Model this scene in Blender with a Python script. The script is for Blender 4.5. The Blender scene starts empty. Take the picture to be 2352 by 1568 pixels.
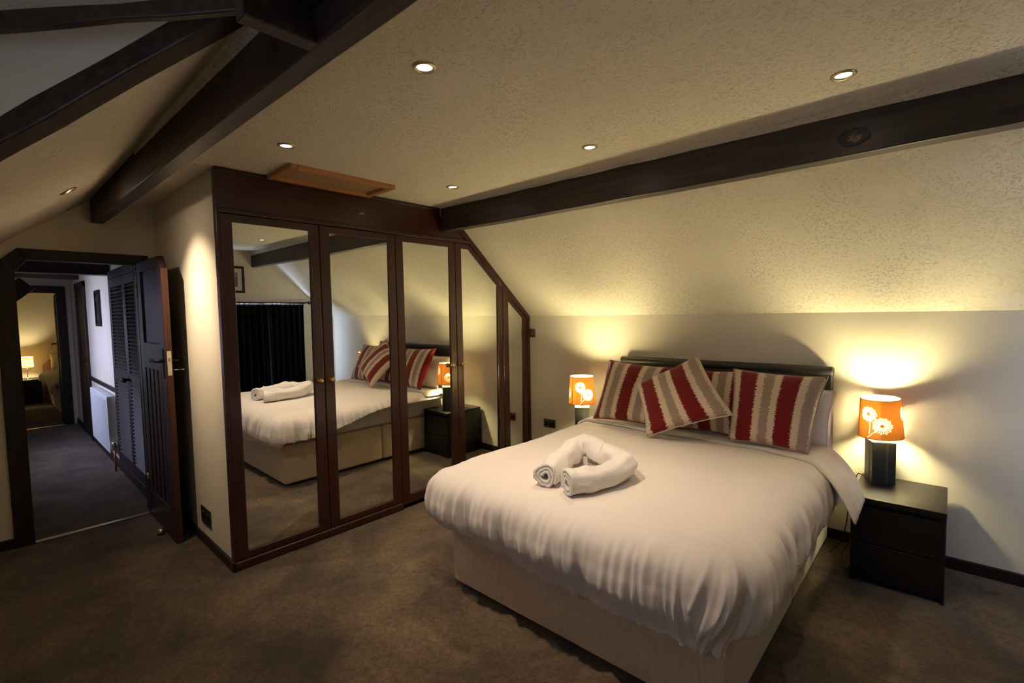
import bpy, math, random
from mathutils import Vector, Matrix, noise
random.seed(7)
scene = bpy.context.scene
COL = scene.collection
PI = math.pi

# ------------------------------------------------------------------ camera
F_PX, W_PX = 1102.96, 2352
yaw, pitch, roll = -0.740285, -0.058762, -0.018000
fw = Vector((math.sin(yaw)*math.cos(pitch), math.cos(yaw)*math.cos(pitch), math.sin(pitch)))
rt = fw.cross(Vector((0, 0, 1))).normalized(); up = rt.cross(fw)
r2 = rt*math.cos(roll) + up*math.sin(roll); u2 = -rt*math.sin(roll) + up*math.cos(roll)
cam_d = bpy.data.cameras.new('camera'); cam = bpy.data.objects.new('camera', cam_d); COL.objects.link(cam)
cam.matrix_world = Matrix(((r2.x, u2.x, -fw.x, 3.1857), (r2.y, u2.y, -fw.y, -3.7519), (r2.z, u2.z, -fw.z, 1.5438), (0, 0, 0, 1)))
cam_d.sensor_width = 36; cam_d.sensor_fit = 'HORIZONTAL'; cam_d.lens = 36*F_PX/W_PX; cam_d.clip_start = 0.02
scene.camera = cam

# ------------------------------------------------------------------ world, exposure, daylight
wd = bpy.data.worlds.new('sky'); scene.world = wd; wd.use_nodes = True
bg = wd.node_tree.nodes['Background']; bg.inputs[0].default_value = (0.62, 0.74, 1.0, 1); bg.inputs[1].default_value = 1.0
scene.view_settings.view_transform = 'Standard'; scene.view_settings.look = 'None'
scene.view_settings.exposure = 0.18; scene.view_settings.gamma = 1.0; scene.view_settings.use_curve_mapping = False
scene.cycles.max_bounces = 8
E_SPOT, E_LAMP = 40.0, 860.0
HALO = (1.0, 0.78, 0.56); LAMPC = (1.0, 0.86, 0.46)

def area(name, loc, direction, sx, sy, power, color):
    d = bpy.data.lights.new(name, 'AREA'); d.shape = 'RECTANGLE'; d.size = sx; d.size_y = sy; d.energy = power; d.color = color
    o = bpy.data.objects.new(name, d); COL.objects.link(o); o.location = loc
    o.rotation_euler = Vector(direction).to_track_quat('-Z', 'Y').to_euler()
    return o
area('daylight_curtained_window_offscreen', (4.55, -1.0, 1.1), (-1, 0, 0), 1.25, 1.35, 260, (0.55, 0.68, 1.0))
area('daylight_dormer_window_offscreen', (2.3, -4.62, 1.75), (0, 1, 0), 1.2, 0.8, 2.2, (0.62, 0.70, 1.0))
area('daylight_hall_window_offscreen', (-3.75, -4.35, 1.62), (0, 1, -0.75), 1.2, 0.8, 46, (0.56, 0.60, 1.0))

# ------------------------------------------------------------------ helpers
MATS = {}
def nodes_of(m): return m.node_tree.nodes, m.node_tree.links
def principled(name, color, rough=0.6, metal=0.0, spec=0.5, coat=0.0, sheen=0.0):
    m = bpy.data.materials.new(name); m.use_nodes = True
    b = m.node_tree.nodes['Principled BSDF']
    b.inputs['Base Color'].default_value = (*color, 1); b.inputs['Roughness'].default_value = rough
    b.inputs['Metallic'].default_value = metal; b.inputs['Specular IOR Level'].default_value = spec
    b.inputs['Coat Weight'].default_value = coat; b.inputs['Sheen Weight'].default_value = sheen
    MATS[name] = m; return m
def N(m, t, **kw):
    n = m.node_tree.nodes.new(t)
    for k, v in kw.items():
        if k in n.inputs: n.inputs[k].default_value = v
        else: setattr(n, k, v)
    return n
def L(m, a, b): m.node_tree.links.new(a, b)
def coords(m, kind='Object', scale=(1, 1, 1)):
    tc = N(m, 'ShaderNodeTexCoord'); mp = N(m, 'ShaderNodeMapping'); mp.inputs['Scale'].default_value = scale
    L(m, tc.outputs[kind], mp.inputs['Vector']); return mp.outputs[0]
def ramp(m, fac, stops, interp='LINEAR'):
    r = N(m, 'ShaderNodeValToRGB'); r.color_ramp.interpolation = interp
    while len(r.color_ramp.elements) < len(stops): r.color_ramp.elements.new(0.5)
    for e, (p, c) in zip(r.color_ramp.elements, stops):
        e.position = p; e.color = (*c, 1)
    L(m, fac, r.inputs[0]); return r.outputs[0]
def noise_col(m, c1, c2, scale=10, detail=4, stretch=(1, 1, 1), lo=0.35, hi=0.65, dist=0.0):
    v = coords(m, 'Object', stretch); n = N(m, 'ShaderNodeTexNoise', Scale=scale, Detail=detail, Distortion=dist); L(m, v, n.inputs['Vector'])
    c = ramp(m, n.outputs['Fac'], [(lo, c1), (hi, c2)])
    L(m, c, m.node_tree.nodes['Principled BSDF'].inputs['Base Color']); return n
def bump(m, height, strength=0.3, distance=0.01):
    b = N(m, 'ShaderNodeBump', Strength=strength, Distance=distance); L(m, height, b.inputs['Height'])
    L(m, b.outputs[0], m.node_tree.nodes['Principled BSDF'].inputs['Normal']); return b

m = principled('plaster', (0.77, 0.69, 0.51), 0.85)
n = noise_col(m, (0.74, 0.67, 0.53), (0.78, 0.71, 0.57), 1.6, 3); v = coords(m); n2 = N(m, 'ShaderNodeTexNoise', Scale=35, Detail=3); L(m, v, n2.inputs['Vector']); bump(m, n2.outputs['Fac'], 0.12, 0.004)
m = principled('stipple', (0.76, 0.69, 0.55), 0.9)
v = coords(m); n1 = N(m, 'ShaderNodeTexNoise', Scale=85, Detail=2, Roughness=0.5, Distortion=0.5); L(m, v, n1.inputs['Vector'])
n2 = N(m, 'ShaderNodeTexNoise', Scale=5, Detail=2); L(m, v, n2.inputs['Vector'])
hh = ramp(m, n1.outputs['Fac'], [(0.32, (0, 0, 0)), (0.44, (1, 1, 1))])
mx = N(m, 'ShaderNodeMath', operation='MULTIPLY'); L(m, hh, mx.inputs[0]); L(m, n2.outputs['Fac'], mx.inputs[1])
bump(m, mx.outputs[0], 0.7, 0.013)
def wood(name, c1, c2, rough, axis, coat=0.0, gs=3.0):
    m = principled(name, c1, rough, coat=coat)
    st = [14, 14, 14]; st[axis] = 0.9
    n = noise_col(m, c1, c2, gs, 5, st, 0.3, 0.7, 0.4)
    bump(m, n.outputs['Fac'], 0.15, 0.003); return m
wood('beam_wood', (0.011, 0.006, 0.0045), (0.048, 0.027, 0.019), 0.46, 0)
wood('mahogany_y', (0.031, 0.0080, 0.0062), (0.054, 0.0145, 0.0105), 0.33, 1, 0.15)
wood('mahogany_z', (0.031, 0.0080, 0.0062), (0.054, 0.0145, 0.0105), 0.33, 2, 0.15)
wood('dark_wood', (0.009, 0.005, 0.004), (0.024, 0.012, 0.009), 0.45, 2)
wood('door_edge_wood', (0.050, 0.013, 0.008), (0.095, 0.027, 0.015), 0.5, 2)
wood('pine', (0.42, 0.17, 0.055), (0.55, 0.25, 0.09), 0.45, 1)
wood('black_ash', (0.0045, 0.0040, 0.0040), (0.008, 0.007, 0.007), 0.38, 0)
m = principled('hatch_panel', (0.36, 0.24, 0.12), 0.7); noise_col(m, (0.33, 0.22, 0.11), (0.40, 0.27, 0.14), 20, 4)
m = principled('carpet', (0.09, 0.07, 0.05), 1.0, spec=0.1, sheen=0.25)
v = coords(m); na = N(m, 'ShaderNodeTexNoise', Scale=2.6, Detail=6, Roughness=0.62, Distortion=0.5); L(m, v, na.inputs['Vector'])
nb = N(m, 'ShaderNodeTexNoise', Scale=170, Detail=3, Roughness=0.7); L(m, v, nb.inputs['Vector'])
ca = ramp(m, na.outputs['Fac'], [(0.34, (0.046, 0.031, 0.018)), (0.68, (0.180, 0.119, 0.063))])
nc = N(m, 'ShaderNodeTexNoise', Scale=34, Detail=5, Roughness=0.75, Distortion=0.6); L(m, v, nc.inputs['Vector'])
sb = N(m, 'ShaderNodeMath', operation='MULTIPLY_ADD'); sb.inputs[1].default_value = 0.55; L(m, nc.outputs['Fac'], sb.inputs[0])
sc_ = N(m, 'ShaderNodeMath', operation='MULTIPLY'); sc_.inputs[1].default_value = 0.45; L(m, nb.outputs['Fac'], sc_.inputs[0]); L(m, sc_.outputs[0], sb.inputs[2])
cb = ramp(m, sb.outputs[0], [(0.36, (0.25, 0.25, 0.25)), (0.64, (1.75, 1.7, 1.65))])
mm = N(m, 'ShaderNodeMix', data_type='RGBA', blend_type='MULTIPLY'); mm.inputs[0].default_value = 1; L(m, ca, mm.inputs[6]); L(m, cb, mm.inputs[7])
L(m, mm.outputs[2], m.node_tree.nodes['Principled BSDF'].inputs['Base Color'])
ad = N(m, 'ShaderNodeMath', operation='ADD'); L(m, nb.outputs['Fac'], ad.inputs[0]); L(m, na.outputs['Fac'], ad.inputs[1]); bump(m, ad.outputs[0], 0.8, 0.012)
m = principled('divan_fabric', (0.60, 0.47, 0.34), 0.9, spec=0.2, sheen=0.3)
n = noise_col(m, (0.60, 0.47, 0.34), (0.70, 0.56, 0.42), 90, 4, (1, 1, 0.18), 0.3, 0.7); bump(m, n.outputs['Fac'], 0.3, 0.003)
m = principled('white_cotton', (0.72, 0.66, 0.625), 0.85, spec=0.2, sheen=0.12)
v = coords(m); n1 = N(m, 'ShaderNodeTexNoise', Scale=9, Detail=3, Distortion=0.4); L(m, v, n1.inputs['Vector']); bump(m, n1.outputs['Fac'], 0.14, 0.02)
m = principled('towel_terry', (0.80, 0.76, 0.72), 1.0, spec=0.1, sheen=0.4)
v = coords(m); n1 = N(m, 'ShaderNodeTexNoise', Scale=240, Detail=2); L(m, v, n1.inputs['Vector']); bump(m, n1.outputs['Fac'], 0.7, 0.004)
m = principled('black_leather', (0.016, 0.017, 0.014), 0.42)
v = coords(m); n1 = N(m, 'ShaderNodeTexVoronoi', Scale=260); L(m, v, n1.inputs['Vector']); bump(m, n1.outputs['Distance'], 0.12, 0.002)
m = principled('stitch', (0.10, 0.085, 0.07), 0.6)
m = principled('mirror_glass', (0.84, 0.86, 0.83), 0.0, 1.0)
m = principled('brass', (0.78, 0.56, 0.22), 0.12, 1.0)
m = principled('dull_brass', (0.62, 0.52, 0.34), 0.32, 1.0)
m = principled('chrome', (0.8, 0.8, 0.8), 0.12, 1.0)
m = principled('plate_metal', (0.32, 0.26, 0.18), 0.35, 1.0)
m = principled('silver_plate', (0.80, 0.74, 0.60), 0.35, 0.6)
m = principled('black_plastic', (0.006, 0.006, 0.006), 0.4)
m = principled('black_iron', (0.006, 0.006, 0.006), 0.45, 0.3)
m = principled('white_paint', (0.80, 0.80, 0.78), 0.45)
m = principled('radiator_paint', (0.74, 0.76, 0.74), 0.35)
m = principled('copper', (0.42, 0.20, 0.13), 0.45, 0.8)
m = principled('curtain_velvet', (0.0035, 0.0035, 0.005), 0.95, spec=0.1, sheen=0.06)
m = principled('wicker', (0.16, 0.09, 0.05), 0.7)
v = coords(m); n1 = N(m, 'ShaderNodeTexWave', Scale=30, Distortion=1.0); L(m, v, n1.inputs['Vector']); bump(m, n1.outputs['Fac'], 0.8, 0.01)
m = principled('knot_wood', (0.17, 0.10, 0.06), 0.6)
v = coords(m); n1 = N(m, 'ShaderNodeTexNoise', Scale=60, Detail=3, Distortion=2.0); L(m, v, n1.inputs['Vector'])
L(m, ramp(m, n1.outputs['Fac'], [(0.4, (0.02, 0.012, 0.008)), (0.6, (0.22, 0.13, 0.08))]), m.node_tree.nodes['Principled BSDF'].inputs['Base Color'])
m = principled('knot_dark', (0.006, 0.004, 0.003), 0.5)
m = principled('mount_card', (0.62, 0.58, 0.50), 0.9)
m = principled('print_paper', (0.5, 0.4, 0.4), 0.9)
v = coords(m); n1 = N(m, 'ShaderNodeTexVoronoi', Scale=14); L(m, v, n1.inputs['Vector'])
L(m, ramp(m, n1.outputs['Color'], [(0.2, (0.16, 0.12, 0.25)), (0.45, (0.50, 0.22, 0.12)), (0.62, (0.24, 0.20, 0.38)), (0.85, (0.62, 0.50, 0.38))], 'CONSTANT'), m.node_tree.nodes['Principled BSDF'].inputs['Base Color'])
m = principled('dark_print', (0.01, 0.012, 0.012), 0.3)
v = coords(m); n1 = N(m, 'ShaderNodeTexNoise', Scale=16, Detail=5); L(m, v, n1.inputs['Vector'])
L(m, ramp(m, n1.outputs['Fac'], [(0.55, (0.006, 0.007, 0.007)), (0.72, (0.10, 0.15, 0.14))]), m.node_tree.nodes['Principled BSDF'].inputs['Base Color'])
def emit(name, color, strength):
    m = bpy.data.materials.new(name); m.use_nodes = True; nt = m.node_tree; nt.nodes.clear()
    e = nt.nodes.new('ShaderNodeEmission'); e.inputs[0].default_value = (*color, 1); e.inputs[1].default_value = strength
    o = nt.nodes.new('ShaderNodeOutputMaterial'); nt.links.new(e.outputs[0], o.inputs[0]); MATS[name] = m; return m
emit('halogen_lens', (1.0, 0.92, 0.82), 14)
emit('bulb', LAMPC, E_LAMP)
emit('guest_bulb', (1.0, 0.80, 0.42), 700)
def translucent(name, color, tcolor, mix):
    m = bpy.data.materials.new(name); m.use_nodes = True; nt = m.node_tree; nt.nodes.clear()
    d = nt.nodes.new('ShaderNodeBsdfDiffuse'); d.inputs[0].default_value = (*color, 1)
    t = nt.nodes.new('ShaderNodeBsdfTranslucent'); t.inputs[0].default_value = (*tcolor, 1)
    x = nt.nodes.new('ShaderNodeMixShader'); x.inputs[0].default_value = mix
    o = nt.nodes.new('ShaderNodeOutputMaterial')
    nt.links.new(d.outputs[0], x.inputs[1]); nt.links.new(t.outputs[0], x.inputs[2]); nt.links.new(x.outputs[0], o.inputs[0]); MATS[name] = m; return m
translucent('shade_fabric', (0.26, 0.13, 0.045), (0.20, 0.092, 0.028), 0.6)
translucent('shade_seam', (0.10, 0.06, 0.03), (0.06, 0.02, 0.006), 0.4)
translucent('shade_lining', (0.85, 0.78, 0.62), (0.85, 0.60, 0.30), 0.35)
translucent('capiz', (0.7, 0.6, 0.4), (0.9, 0.75, 0.45), 0.6)
m = bpy.data.materials.new('window_glass'); m.use_nodes = True; nt = m.node_tree; nt.nodes.clear()
g = nt.nodes.new('ShaderNodeBsdfGlossy'); g.inputs['Roughness'].default_value = 0.02; t = nt.nodes.new('ShaderNodeBsdfTransparent'); x = nt.nodes.new('ShaderNodeMixShader'); x.inputs[0].default_value = 0.92
o = nt.nodes.new('ShaderNodeOutputMaterial'); nt.links.new(g.outputs[0], x.inputs[1]); nt.links.new(t.outputs[0], x.inputs[2]); nt.links.new(x.outputs[0], o.inputs[0]); MATS['window_glass'] = m
def stripes(name, off):
    m = principled(name, (0.5, 0.4, 0.3), 0.9, spec=0.15, sheen=0.3)
    tc = N(m, 'ShaderNodeTexCoord'); sp = N(m, 'ShaderNodeSeparateXYZ'); L(m, tc.outputs['UV'], sp.inputs[0])
    nn = N(m, 'ShaderNodeTexNoise', noise_dimensions='2D', Scale=1.0, Detail=3.0)
    cx = N(m, 'ShaderNodeCombineXYZ'); a = N(m, 'ShaderNodeMath', operation='MULTIPLY'); a.inputs[1].default_value = 95; L(m, sp.outputs['Y'], a.inputs[0]); L(m, a.outputs[0], cx.inputs['Y'])
    b = N(m, 'ShaderNodeMath', operation='MULTIPLY'); b.inputs[1].default_value = 9; L(m, sp.outputs['X'], b.inputs[0]); L(m, b.outputs[0], cx.inputs['X']); L(m, cx.outputs[0], nn.inputs['Vector'])
    j = N(m, 'ShaderNodeMath', operation='MULTIPLY_ADD'); j.inputs[1].default_value = 0.085; L(m, nn.outputs['Fac'], j.inputs[0]); L(m, sp.outputs['X'], j.inputs[2])
    s = N(m, 'ShaderNodeMath', operation='ADD'); s.inputs[1].default_value = off - 0.042; L(m, j.outputs[0], s.inputs[0])
    d = N(m, 'ShaderNodeMath', operation='DIVIDE'); d.inputs[1].default_value = 0.48; L(m, s.outputs[0], d.inputs[0])
    f = N(m, 'ShaderNodeMath', operation='FRACT'); L(m, d.outputs[0], f.inputs[0])
    red, cream, taupe = (0.17, 0.008, 0.010), (0.66, 0.53, 0.40), (0.34, 0.25, 0.195)
    c = ramp(m, f.outputs[0], [(0.0, red), (0.42, cream), (0.59, taupe), (0.84, cream)], 'CONSTANT')
    v = coords(m, 'UV'); nz = N(m, 'ShaderNodeTexNoise', Scale=220, Detail=2); L(m, v, nz.inputs['Vector'])
    L(m, c, m.node_tree.nodes['Principled BSDF'].inputs['Base Color']); bump(m, nz.outputs['Fac'], 0.25, 0.003)
for nm, of in (('stripe_left', 0.10), ('stripe_right', -0.10), ('stripe_centre', -0.075), ('stripe_back', 0.02)): stripes(nm, of)

class MB:
    def __init__(s): s.v = []; s.f = []; s.uv = None
    def add(s, vs, fs):
        k = len(s.v); s.v += [tuple(p) for p in vs]; s.f += [tuple(i+k for i in f) for f in fs]; return s
    def box(s, x0, x1, y0, y1, z0, z1):
        return s.add([(x0,y0,z0),(x1,y0,z0),(x1,y1,z0),(x0,y1,z0),(x0,y0,z1),(x1,y0,z1),(x1,y1,z1),(x0,y1,z1)],
                     [(0,3,2,1),(4,5,6,7),(0,1,5,4),(1,2,6,5),(2,3,7,6),(3,0,4,7)])
    def prism(s, poly, axis, a, b):
        def P(p, t): return (t, p[0], p[1]) if axis == 0 else ((p[0], t, p[1]) if axis == 1 else (p[0], p[1], t))
        k = len(poly); vs = [P(p, a) for p in poly] + [P(p, b) for p in poly]
        fs = [tuple(range(k))[::-1], tuple(range(k, 2*k))] + [(i, (i+1) % k, k+(i+1) % k, k+i) for i in range(k)]
        return s.add(vs, fs)
    def ring(s, outer, inner, axis, a, b):
        def P(p, t): return (t, p[0], p[1]) if axis == 0 else ((p[0], t, p[1]) if axis == 1 else (p[0], p[1], t))
        k = len(outer); vs = [P(p, t) for t in (a, b) for q in (outer, inner) for p in q]; fs = []
        for i in range(k):
            j = (i+1) % k
            fs += [(i, j, k+j, k+i), (2*k+i, 3*k+i, 3*k+j, 2*k+j), (i, 2*k+i, 2*k+j, j), (k+i, k+j, 3*k+j, 3*k+i)]
        return s.add(vs, fs)
    def slab(s, quad, n, th):
        n = Vector(n).normalized()*th; k = len(quad)
        vs = [Vector(p) for p in quad] + [Vector(p)+n for p in quad]
        return s.add(vs, [tuple(range(k))[::-1], tuple(range(k, 2*k))] + [(i, (i+1) % k, k+(i+1) % k, k+i) for i in range(k)])
    def lathe(s, prof, seg=24, c=(0, 0, 0), axis=(0, 0, 1)):
        q = Vector((0, 0, 1)).rotation_difference(Vector(axis)); vs = []; fs = []; k = len(prof)
        for i in range(seg):
            a = 2*PI*i/seg
            for r, z in prof: vs.append(Vector(c) + q @ Vector((r*math.cos(a), r*math.sin(a), z)))
        for i in range(seg):
            for j in range(k-1):
                a, b = i*k+j, ((i+1) % seg)*k+j; fs.append((a, b, b+1, a+1))
        s.add(vs, fs)
        if prof[0][0] > 1e-6: s.f.append(tuple(len(s.v)-seg*k+i*k for i in range(seg))[::-1])
        if prof[-1][0] > 1e-6: s.f.append(tuple(len(s.v)-seg*k+i*k+k-1 for i in range(seg)))
        return s
    def tube(s, pts, r, seg=8, sx=1.0):
        pts = [Vector(p) for p in pts]; k = len(s.v); n = len(pts); ref = None
        for i, p in enumerate(pts):
            t = (pts[min(i+1, n-1)] - pts[max(i-1, 0)]).normalized()
            if ref is None: ref = t.orthogonal().normalized()
            ref = (ref - t*ref.dot(t)).normalized(); b = t.cross(ref); rr = r[i] if isinstance(r, (list, tuple)) else r
            for j in range(seg):
                a = 2*PI*j/seg; s.v.append(tuple(p + ref*math.cos(a)*rr + b*math.sin(a)*rr*sx))
        for i in range(n-1):
            for j in range(seg):
                a, b = k+i*seg+j, k+i*seg+(j+1) % seg; s.f.append((a, b, b+seg, a+seg))
        s.f.append(tuple(k+j for j in range(seg))[::-1]); s.f.append(tuple(k+(n-1)*seg+j for j in range(seg))); return s
    def grid(s, fn, nu, nv, uv=False):
        k = len(s.v)
        for i in range(nu+1):
            for j in range(nv+1): s.v.append(tuple(fn(i/nu, j/nv)))
        for i in range(nu):
            for j in range(nv):
                a = k+i*(nv+1)+j; s.f.append((a, a+nv+1, a+nv+2, a+1))
        return s

def obj(name, mb, mat, parent=None, bevel=0, smooth=False, seg=2, label=None):
    me = bpy.data.meshes.new(name); me.from_pydata(mb.v, [], mb.f); me.update()
    me.materials.append(MATS[mat]); o = bpy.data.objects.new(name, me); COL.objects.link(o)
    if parent: o.parent = parent
    if smooth: me.polygons.foreach_set('use_smooth', [True]*len(me.polygons))
    if bevel:
        b = o.modifiers.new('bevel', 'BEVEL'); b.width = bevel; b.segments = seg; b.limit_method = 'ANGLE'; b.angle_limit = 0.6
    if label: o['label'] = label
    return o
def outward(o):
    import bmesh
    bm = bmesh.new(); bm.from_mesh(o.data); bmesh.ops.recalc_face_normals(bm, faces=bm.faces); bm.to_mesh(o.data); bm.free(); return o
def thing(name, label, cat, loc=(0, 0, 0), rz=0, group=None):
    o = bpy.data.objects.new(name, None); o.empty_display_size = 0.1; COL.objects.link(o); o.location = loc; o.rotation_euler = (0, 0, rz)
    o['label'] = label; o['category'] = cat
    if group: o['group'] = group
    return o
def tag(o, label, cat, group=None):
    o['label'] = label; o['category'] = cat
    if group: o['group'] = group
    return o
def struct(name, mb=None, mat=None, label=None, bevel=0):
    if mb is None:
        o = bpy.data.objects.new(name, None); o.empty_display_size = 0.1; COL.objects.link(o)
    else: o = outward(obj(name, mb, mat, None, bevel))
    o['kind'] = 'structure'
    if label: o['label'] = label
    return o
def sm(a, b, x):
    t = min(1, max(0, (x-a)/(b-a))); return t*t*(3-2*t)

# ------------------------------------------------------------------ the shell
H = 2.43; YA = -2.804; XD = -1.508; XR = 4.24; HK = 1.511; SB = 0.878      # ceiling, alcove wall, door wall, window wall, knee height, back slope
SF = 0.7676
def zfront(y): return 2.426 + SF*(y + 3.187)
struct('floor', MB().box(-10.2, 4.4, -5.0, 0.15, -0.1, 0.0), 'carpet', 'brown flecked carpet running through bedroom and hall')
struct('wall_back', MB().box(-1.0, 4.4, 0.0, 0.12, 0, HK+0.12), 'plaster', 'cream knee wall behind the bed head')
struct('ceiling', MB().box(-1.63, 4.4, -3.16, -1.03, H, H+0.1), 'stipple', 'flat cream stippled ceiling with recessed lights')
struct('ceiling', MB().prism([(0.0, HK), (-1.06, HK+SB*1.06), (-1.06, HK+SB*1.06+0.14), (0.1, HK+0.14)], 0, -0.9, 4.4), 'stipple', 'cream stippled slope of the ceiling above the bed')
struct('ceiling', MB().box(0.0, XR, -1.131, -0.98, 2.37, H+0.02), 'stipple', 'plaster strip between beam and flat ceiling')
VA, VB = Vector((1.62, -3.17, 2.44)), Vector((0.38, -4.39, 1.503))
struct('ceiling', MB().slab([(-1.63, -3.10, zfront(-3.10)), (1.66, -3.10, zfront(-3.10)), tuple(VA), tuple(VB), (-1.63, -4.39, zfront(-4.39))], (0, 0, 1), 0.08), 'stipple', 'sloping cream ceiling over the doorway')
struct('ceiling', MB().box(0.2, 4.4, -4.5, -3.16, H+0.005, H+0.1), 'stipple', 'flat ceiling of the dormer bay')
nv = Vector((VB.y-VA.y, -(VB.x-VA.x), 0)).normalized()
ce = nv*-0.004
struct('wall_dormer', MB().slab([tuple(VA+ce), tuple(VB+ce), (VB.x+ce.x, VB.y+ce.y, H+0.02)], -nv if nv.x > 0 else nv, 0.006), 'plaster', 'triangular plaster cheek of the dormer')
wl = MB()
wl.prism([(-4.45, 0), (-3.66, 0), (-3.66, 1.95), (-3.66, 2.07), (-4.45, 1.47)], 0, XD-0.12, XD)
wl.prism([(-3.66, 1.95), (-3.58, 2.025), (-2.91, 2.025), (-2.91, 2.53), (-3.05, 2.53), (-3.66, 2.07)], 0, XD-0.12, XD)
wl.prism([(-2.91, 0), (-2.75, 0), (-2.75, 2.53), (-2.91, 2.53)], 0, XD-0.12, XD)
struct('wall_left', wl, 'plaster', 'cream wall with the doorway to the hall')
struct('wall_alcove', MB().box(XD-0.05, -0.045, YA, YA+0.1, 0, H+0.02), 'plaster', 'cream return wall at the end of the wardrobe')
wr = MB(); W0, W1, WZ0, WZ1 = -1.53, -0.455, 0.46, 1.672
wr.box(XR, XR+0.16, -4.5, W0, 0, 2.5).box(XR, XR+0.16, W1, 0.1, 0, 2.5).box(XR, XR+0.16, W0, W1, 0, WZ0).box(XR, XR+0.16, W0, W1, WZ1, 2.5)
struct('wall_right', wr, 'plaster', 'cream gable wall with the curtained window')
wf = MB().box(XD-0.1, 1.7, -4.5, -4.39, 0, 1.7).box(2.9, 4.4, -4.5, -4.39, 0, 2.5).box(1.7, 2.9, -4.5, -4.39, 0, 1.35).box(1.7, 2.9, -4.5, -4.39, 2.15, 2.5).box(0.3, 1.7, -4.5, -4.39, 1.6, 2.5)
struct('wall_front', wf, 'plaster', 'cream wall with the dormer window')

def base(name, x0, x1, y0, y1, h=0.07):
    struct(name, MB().box(x0, x1, y0, y1, 0, h), 'dark_wood', 'dark stained skirting board', 0.006)
base('baseboard_back', 0.0, XR, -0.018, 0.0)
base('baseboard_alcove', XD, 0.012, YA-0.018, YA, 0.062)
base('baseboard_left', XD, XD+0.018, -4.39, -3.70)
base('baseboard_right', XR-0.018, XR, -4.39, 0)

# windows
def window(name, axis, pos, a0, a1, z0, z1, sgn):
    r = struct(name)
    def B(mb, p0, p1, q0, q1, s0, s1):
        lo, hi = min(p0, p1), max(p0, p1)
        return mb.box(lo, hi, q0, q1, s0, s1) if axis == 0 else mb.box(q0, q1, lo, hi, s0, s1)
    d0, d1 = pos+sgn*0.06, pos+sgn*0.11
    for q in ((a0, a0+0.05, z0, z1), (a1-0.05, a1, z0, z1), (a0, a1, z0, z0+0.05), (a0, a1, z1-0.05, z1), ((a0+a1)/2-0.03, (a0+a1)/2+0.03, z0, z1)):
        obj('window_frame', B(MB(), d0, d1, *q), 'white_paint', r, 0.004)
    for q in ((a0+0.05, (a0+a1)/2-0.03), ((a0+a1)/2+0.03, a1-0.05)):
        obj('pane', B(MB(), pos+sgn*0.08, pos+sgn*0.086, q[0], q[1], z0+0.05, z1-0.05), 'window_glass', r)
    obj('window_sill', B(MB(), pos-sgn*0.03, pos+sgn*0.06, a0-0.03, a1+0.03, z0-0.03, z0), 'white_paint', r, 0.005)
window('window_1', 0, XR, W0, W1, WZ0, WZ1, 1)
window('window_2', 1, -4.39, 1.7, 2.9, 1.35, 2.15, -1)

# ------------------------------------------------------------------ beams
def bow(n, x0, x1, fn):
    mb = MB(); k = len(mb.v)
    for i in range(n+1):
        x = x0+(x1-x0)*i/n; y0, y1, z0, z1 = fn(x); mb.v += [(x, y0, z0), (x, y1, z0), (x, y1, z1), (x, y0, z1)]
    for i in range(n):
        for j in range(4): a, b = i*4+j, i*4+(j+1) % 4; mb.f.append((a, b, b+4, a+4))
    mb.f += [(3, 2, 1, 0), (n*4, n*4+1, n*4+2, n*4+3)]; return mb
def f1(x):
    j = 0.004*noise.noise((x*2.2, 1, 0)); t = x/XR
    return (-1.137, -1.045, 2.238-0.022*t+j-0.012*math.sin(PI*t), 2.425-0.045*t+j+0.004*noise.noise((x*5, 7, 0)))
bed_beam = tag(outward(obj('ceiling_beam', bow(40, 0.012, XR, f1), 'beam_wood', None, 0.006)), 'long dark timber beam under slope above bed, with round knot', 'beam')
def knot(rx, rz, bulge, mat, y, lab):
    def P(u, v):
        a = 2*PI*u; r = v*(1+0.18*noise.noise((math.cos(a)*1.4, math.sin(a)*1.4, rx*90))); return (rx*r*math.cos(a), -bulge*(1-v*v)-0.002*noise.noise((u*9, v*4, 1))*(v < 1), rz*r*math.sin(a))
    o = obj('knot', MB().grid(P, 32, 6), mat, bed_beam, 0, True, label=lab); o.location = (2.855, y, 2.288); return o
knot(0.064, 0.036, 0.004, 'knot_dark', -1.1405, 'dark ring around the knot'); knot(0.030, 0.022, 0.004, 'knot_wood', -1.1425, 'pale cracked heart of the knot')
def f2(x):
    y = -3.186 + (x+1.5)*0.0192; j = 0.004*noise.noise((x*2.5, 3, 0))
    return (y-0.001+j, y+0.072, 2.262+j, 2.475)
tag(outward(obj('ceiling_beam', bow(40, XD-0.02, XR, f2), 'beam_wood', None, 0.006)), 'massive dark timber beam running to the wall above doorway', 'beam')
def beam_between(a, b, w, h, extend=0.0):
    a, b = Vector(a), Vector(b); d = (b-a).normalized(); a -= d*extend; b += d*extend
    s = d.cross(Vector((0, 0, 1))).normalized(); u = s.cross(d).normalized(); mb = MB(); vs = []; n = 14
    for i in range(n+1):
        p = a + (b-a)*i/n; j = 0.006*noise.noise((i*0.7, w*40, h*30))
        for (p1, q1) in ((-1, -1), (1, -1), (1, 1), (-1, 1)): vs.append(p + s*w/2*p1 + u*(h/2*q1 + j*q1))
    fs = [(i*4+j, i*4+(j+1) % 4, i*4+4+(j+1) % 4, i*4+4+j) for i in range(n) for j in range(4)] + [(3, 2, 1, 0), (n*4, n*4+1, n*4+2, n*4+3)]
    return mb.add(vs, fs)
tag(outward(obj('valley_beam', beam_between((1.64, -3.17, 2.482), (0.42, -4.36, 1.565), 0.068, 0.066), 'beam_wood', None, 0.006)), 'dark timber rafter running down between two sloping ceilings', 'beam')
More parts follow.
